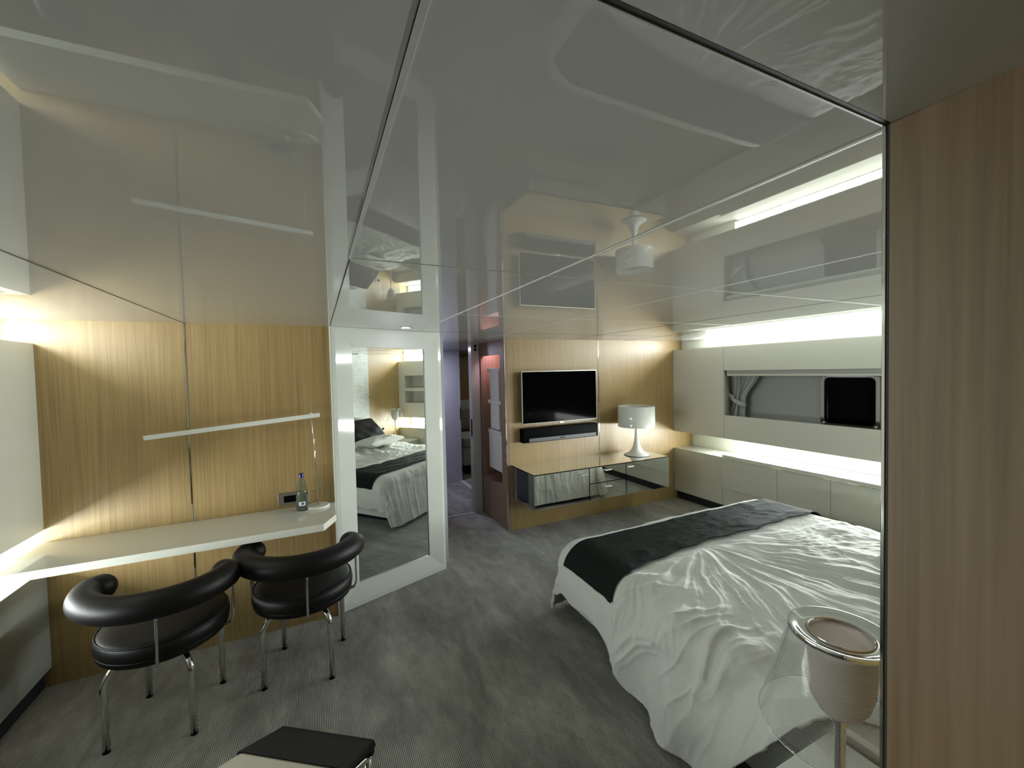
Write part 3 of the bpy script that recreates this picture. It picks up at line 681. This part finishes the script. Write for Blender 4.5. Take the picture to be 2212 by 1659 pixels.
def wrinkles(a,b_,run=False):
    # polar folds about the point where the runner pinches the duvet
    dx=a-P0x; dy=b_-P0y; r=np.sqrt(dx*dx+dy*dy)+1e-6; th=np.arctan2(dy,dx)
    side=sst(EX0+.10-a,0,.25)
    warp=.45*(fbm(a*2.2+5,b_*2.2+9,11,3)-.5)
    w=ridge((th+warp*.8)*3.4+20,r*.75+3,21,3)            # radiating creases
    w2=ridge((th+warp)*8+40,r*1.6+8,31,3)
    near=sst(P0y-.03-b_,0,.22)                           # only the head side of the runner
    h=near*(.020*(w-.35)*(.35+sst(r,.1,.6))+.010*(w2-.4))*(1-.25*side)
    # long fine parallel creases on the far part of the top
    q=ridge((a*1.0+b_*.35+.35*warp)*3.2,(b_-a*.45)*1.0+2+0*a,41,4)
    h+=near*.016*(q-.4)*sst(a,1.9,2.7)
    # crisp hanging creases and gathers on the near side
    sv=sst(1.80-b_,0,.18)*sst(EX0+.22-a,0,.3); ss=EX0-a
    h+=sv*(.058*(ridge((b_-.30*ss)*4.2+1.1*fbm(a*3,b_*3,64,2),ss*1.1+4,65,3)-.42)+.005*(ridge((b_+.35*ss)*9+2*fbm(a*4,b_*4,66,2),ss*2.2,67,3)-.4))
    h+=.006*(ridge(a*5+2*fbm(a*2,b_*2,68,2),b_*7,69,3)-.4)
    h+=near*.007*(ridge((th+warp*.5)*17+60,r*1.1+4,85,3)-.4)*sst(r,.15,.5)
    # soft puffs
    h+=.018*(fbm(a*3+2,b_*3+1,51,3)-.5)+.006*(fbm(a*11,b_*11,55,3)-.5)
    # big hanging folds on the near side
    k=side*sst(1.85-b_,0,.25)
    h+=k*(.030*np.sin((b_*1.0-.34*(EX0-a))*15.0+2.2*fbm(a*2,b_*2,61,2)*2)+.016*(ridge(b_*5-.8*a,a*1.2,63,2)-.4))
    # gathers on foot and near-foot edges
    ft=sst(b_-EY,-.02,.12); sd=sst(EX0-a,-.02,.12)*(1-sst(1.85-b_,0,.25))
    h+=ft*(.013*(ridge(a*9+.8*b_,b_*1.4,71,2)-.45)); h+=sd*.012*(ridge(b_*10,a*2,73,2)-.45)
    # raised ridge of cloth bunched against the runner
    h+=.030*np.exp(-((b_-(P0y-.15))/.085)**2)*sst(a,EX0-.1,EX0+.25)*(1-sst(a,2.3,2.9))*(.6+.8*(fbm(a*6,b_*2,81,2)-.3))
    return h
def under_runner(a,b_,h):
    m_=sst(b_,1.74,1.84)*(1-sst(b_,2.24,2.30)); return h*(1-.72*m_)
def surf(a,b_,off=0,run=False):
    e=.004
    def base(a,b_): 
        x,y,z,d=drape(a,b_); return np.stack([x,y,z],-1)
    p=base(a,b_); ta=base(a+e,b_)-base(a-e,b_); tb_=base(a,b_+e)-base(a,b_-e)
    n=np.cross(ta,tb_); n/=np.linalg.norm(n,axis=-1,keepdims=True)+1e-12
    h=under_runner(a,b_,wrinkles(a,b_))+off
    q=p+n*h[...,None]
    return q
na,nb2=430,430
# cloth param limits: near hem drop grows towards the head; head end cut diagonal
U_=np.linspace(0,1,na)[:,None]; V_=np.linspace(0,1,nb2)[None,:]
ab=np.where(True,0,0)
BB=V_*(EY+.56-.42)+.42+0*U_
drop=.415+.185*sst(1.65-BB,0,.45)+.012*np.sin(BB*17)+.02*(fbm(BB*3,BB*0+1,5,2)-.5)
AA=(EX0-drop)+(EX1+.05+.37*sst(BB,.78,1.1)-(EX0-drop))*U_
# pull the head end of the hanging side towards the foot
hang=np.maximum(EX0-AA,0)/.53
shift=(.28+.36*np.minimum(hang,1))*sst(EX0+.25-AA,0,.3)
BB2=BB+shift*(1-V_)**1.2
Q=surf(AA,BB2)
fl=.012+.01*fbm(AA*6,BB2*6,91,2)
Q[...,2]=np.where(Q[...,2]<fl+.04, fl+.04*np.exp(np.minimum((Q[...,2]-fl-.04)/.04,0)), Q[...,2])
me_v=[tuple(map(float,p)) for p in Q.reshape(-1,3)]
dv_=obj('duvet',(me_v,[],grid_faces(na,nb2)),M_cloth,None,True)
sd_=dv_.modifiers.new('thick','SOLIDIFY'); sd_.thickness=.016; sd_.offset=-1
tag(dv_,'rumpled white duvet spread over the double bed and hanging to the floor','duvet')
# runner
nr,nv=360,110
U_=np.linspace(0,1,nr)[:,None]; V_=np.linspace(0,1,nv)[None,:]
aa=(EX0-.205)+(EX1+.20-(EX0-.205))*U_+0*V_
b0=1.815-.10*(1-sst(aa,EX0-.15,EX0+.45))+.010*np.sin(aa*9)+.008*np.sin(aa*23+1); b1=2.190+.004*np.sin(aa*11)
bb=b0+(b1-b0)*V_
wr_=.010*(ridge(aa*1.9+bb*1.3,bb*6-aa*1.6,95,4)-.4)+.004*(fbm(aa*9,bb*9,97,3)-.5)+.006
Qr=surf(aa,bb,.010)+0
nrm=np.zeros_like(Qr); nrm[...,2]=1
Qr=Qr+nrm*wr_[...,None]
rn=obj('bed_runner',([tuple(map(float,p)) for p in Qr.reshape(-1,3)],[],grid_faces(nr,nv)),M_runner,None,True)
sd_=rn.modifiers.new('thick','SOLIDIFY'); sd_.thickness=.006; sd_.offset=1
tag(rn,'dark charcoal green satin runner laid across the foot of the bed','bed runner')
# pillows
for (x,lab) in ((2.86,'black pillow leaning on the headboard on the window side of the bed'),(2.08,'black pillow leaning on the headboard on the near side of the bed')):
    p=pillow('dark_pillow',.72,.44,.17,M_blkfab,None,int(x*3)); p.location=(x,.60,.785); p.rotation_euler=(math.radians(-42),0,0)
    tag(p,lab,'pillow','black pillows')
for (x,lab) in ((2.86,'white pillow lying flat in front of the black pillow on the window side'),):
    p=pillow('white_pillow',.72,.40,.14,M_cloth,None,int(x*5)); p.location=(x,.92,.645); p.rotation_euler=(math.radians(3),0,0)
    tag(p,lab,'pillow')

# relief panel on the headboard wall
nx,nz=150,420; V=[]
for i in range(nx):
    for j in range(nz):
        x=BX0+(3.30-BX0)*i/(nx-1); z=.865+(CEIL-.005-.865)*j/(nz-1); V.append((x,z))
V=np.array(V); xx,zz=V[:,0],V[:,1]
dsp=.009*np.sin(zz*2*PI/.028+1.6*fbm(xx*5,zz*5,3,2)*4)+.010*(fbm(xx*14,zz*30,7,2)-.5)
vv=[(float(a),float(YH+.020+c_),float(b_)) for a,b_,c_ in zip(xx,zz,dsp)]
rp=obj('relief_panel',(vv,[],grid_faces(nx,nz)),M_text,None,True); md=rp.modifiers.new('t','SOLIDIFY'); md.thickness=.01; md.offset=1
tag(rp,'white rippled relief panel on the wall behind the headboard','wall panel')

# nightstands and their lamps
def nightstand(label,x0,x1,y1,top=.485):
    t=thing('nightstand',label,'nightstand',((x0+x1)/2,(YH+y1)/2,0),0,'nightstands')
    w2,d2=(x1-x0)/2,(y1-YH)/2
    obj('body',box(-w2,w2,-d2+.001,d2-.02,.11,top-.03,bev=.003),M_lac,t); obj('top',box(-w2,w2,-d2+.001,d2,top-.028,top,bev=.004),M_lac,t)
    obj('plinth',box(-w2+.05,w2-.05,-d2+.002,d2-.07,0,.11),M_black,t)
    for z0,z1 in ((.115,.28),(.285,top-.032)):
        d=obj('drawer',box(-w2+.004,w2-.004,d2-.02,d2-.002,z0,z1,bev=.002),M_lac,t)
    return t
nightstand('white nightstand beside the bed, next to the near wooden partition',XW+.13,1.434,.748)
nightstand('white nightstand on the far side of the bed beside the window wall cabinet',3.34,4.03,.748)
def shade_lamp(label,loc):
    t=thing('bedside_lamp',label,'lamp',loc,0,'bedside lamps')
    obj('base',lathe([(0,0),(.078,0),(.080,.004),(.078,.008),(.02,.012),(.011,.016),(0,.016)],56),M_chrome,t,True,40)
    obj('stem',lathe([(.0105,.014),(.0105,.35),(.017,.356),(.017,.371),(0,.371)],24),M_chrome,t,True,40)
    # frosted inner cup
    pr=[(0,.350),(.030,.352),(.055,.366),(.074,.392),(.086,.43),(.0895,.48),(.088,.53),(.0865,.561),(.0845,.561),(.086,.53),(.0875,.48),(.084,.43),(.072,.394),(.053,.369),(.03,.355),(0,.353)]
    cup=[(r*.74,.561-(.561-z)*.90) for r,z in pr]
    obj('diffuser_cup',lathe(cup,64),M_frost,t,True)
    # clear ribbed outer shade
    obj('outer_shade',lathe([(.158,.345),(.097,.561)],96),M_polyc,t,True)
    obj('shade_hem',tube([(.158*math.cos(2*PI*i/96),.158*math.sin(2*PI*i/96),.345) for i in range(97)],.0016,8,cap=False),glass('shade_edge',(.95,.95,.95),0,1.45),t,True)
    obj('rim',lathe([(.0985,.556),(.1005,.562),(.0985,.567),(.094,.5675),(.082,.561),(.068,.556),(.0625,.559),(.061,.5625),(.0585,.5605),(.060,.553),(.070,.550),(.09,.553)],96,close=True),M_chrome,t,True,60)
    return t
nl=shade_lamp('clear shaded chrome lamp with a frosted cup on the nightstand in the right foreground',(1.045,.522,.485))
fl_=copy_tree(nl); fl_.location=(3.70,.52,.485); fl_['label']='clear shaded chrome lamp on the far nightstand, seen only in the tall mirror'
t=thing('outlet_plate','brushed steel outlet plate on the wood wall behind the far bedside lamp','outlet',(3.62,YH,.70)); obj('plate',box(-.05,.05,0,.007,-.04,.04,bev=.002),M_steel,t); obj('socket',box(-.03,.03,.002,.0078,-.022,.022),M_plastic_blk,t)

# ------------------------------------------------------------------ world and view
W=bpy.data.worlds.new('world'); S.world=W; W.use_nodes=True; W.node_tree.nodes['Background'].inputs['Color'].default_value=(.010,.012,.015,1)
S.cycles.sample_clamp_indirect=1.0; S.cycles.caustics_reflective=False; S.cycles.caustics_refractive=False
vs=S.view_settings; vs.view_transform='Standard'; vs.look='None'; vs.exposure=.85; vs.gamma=1; vs.use_curve_mapping=False
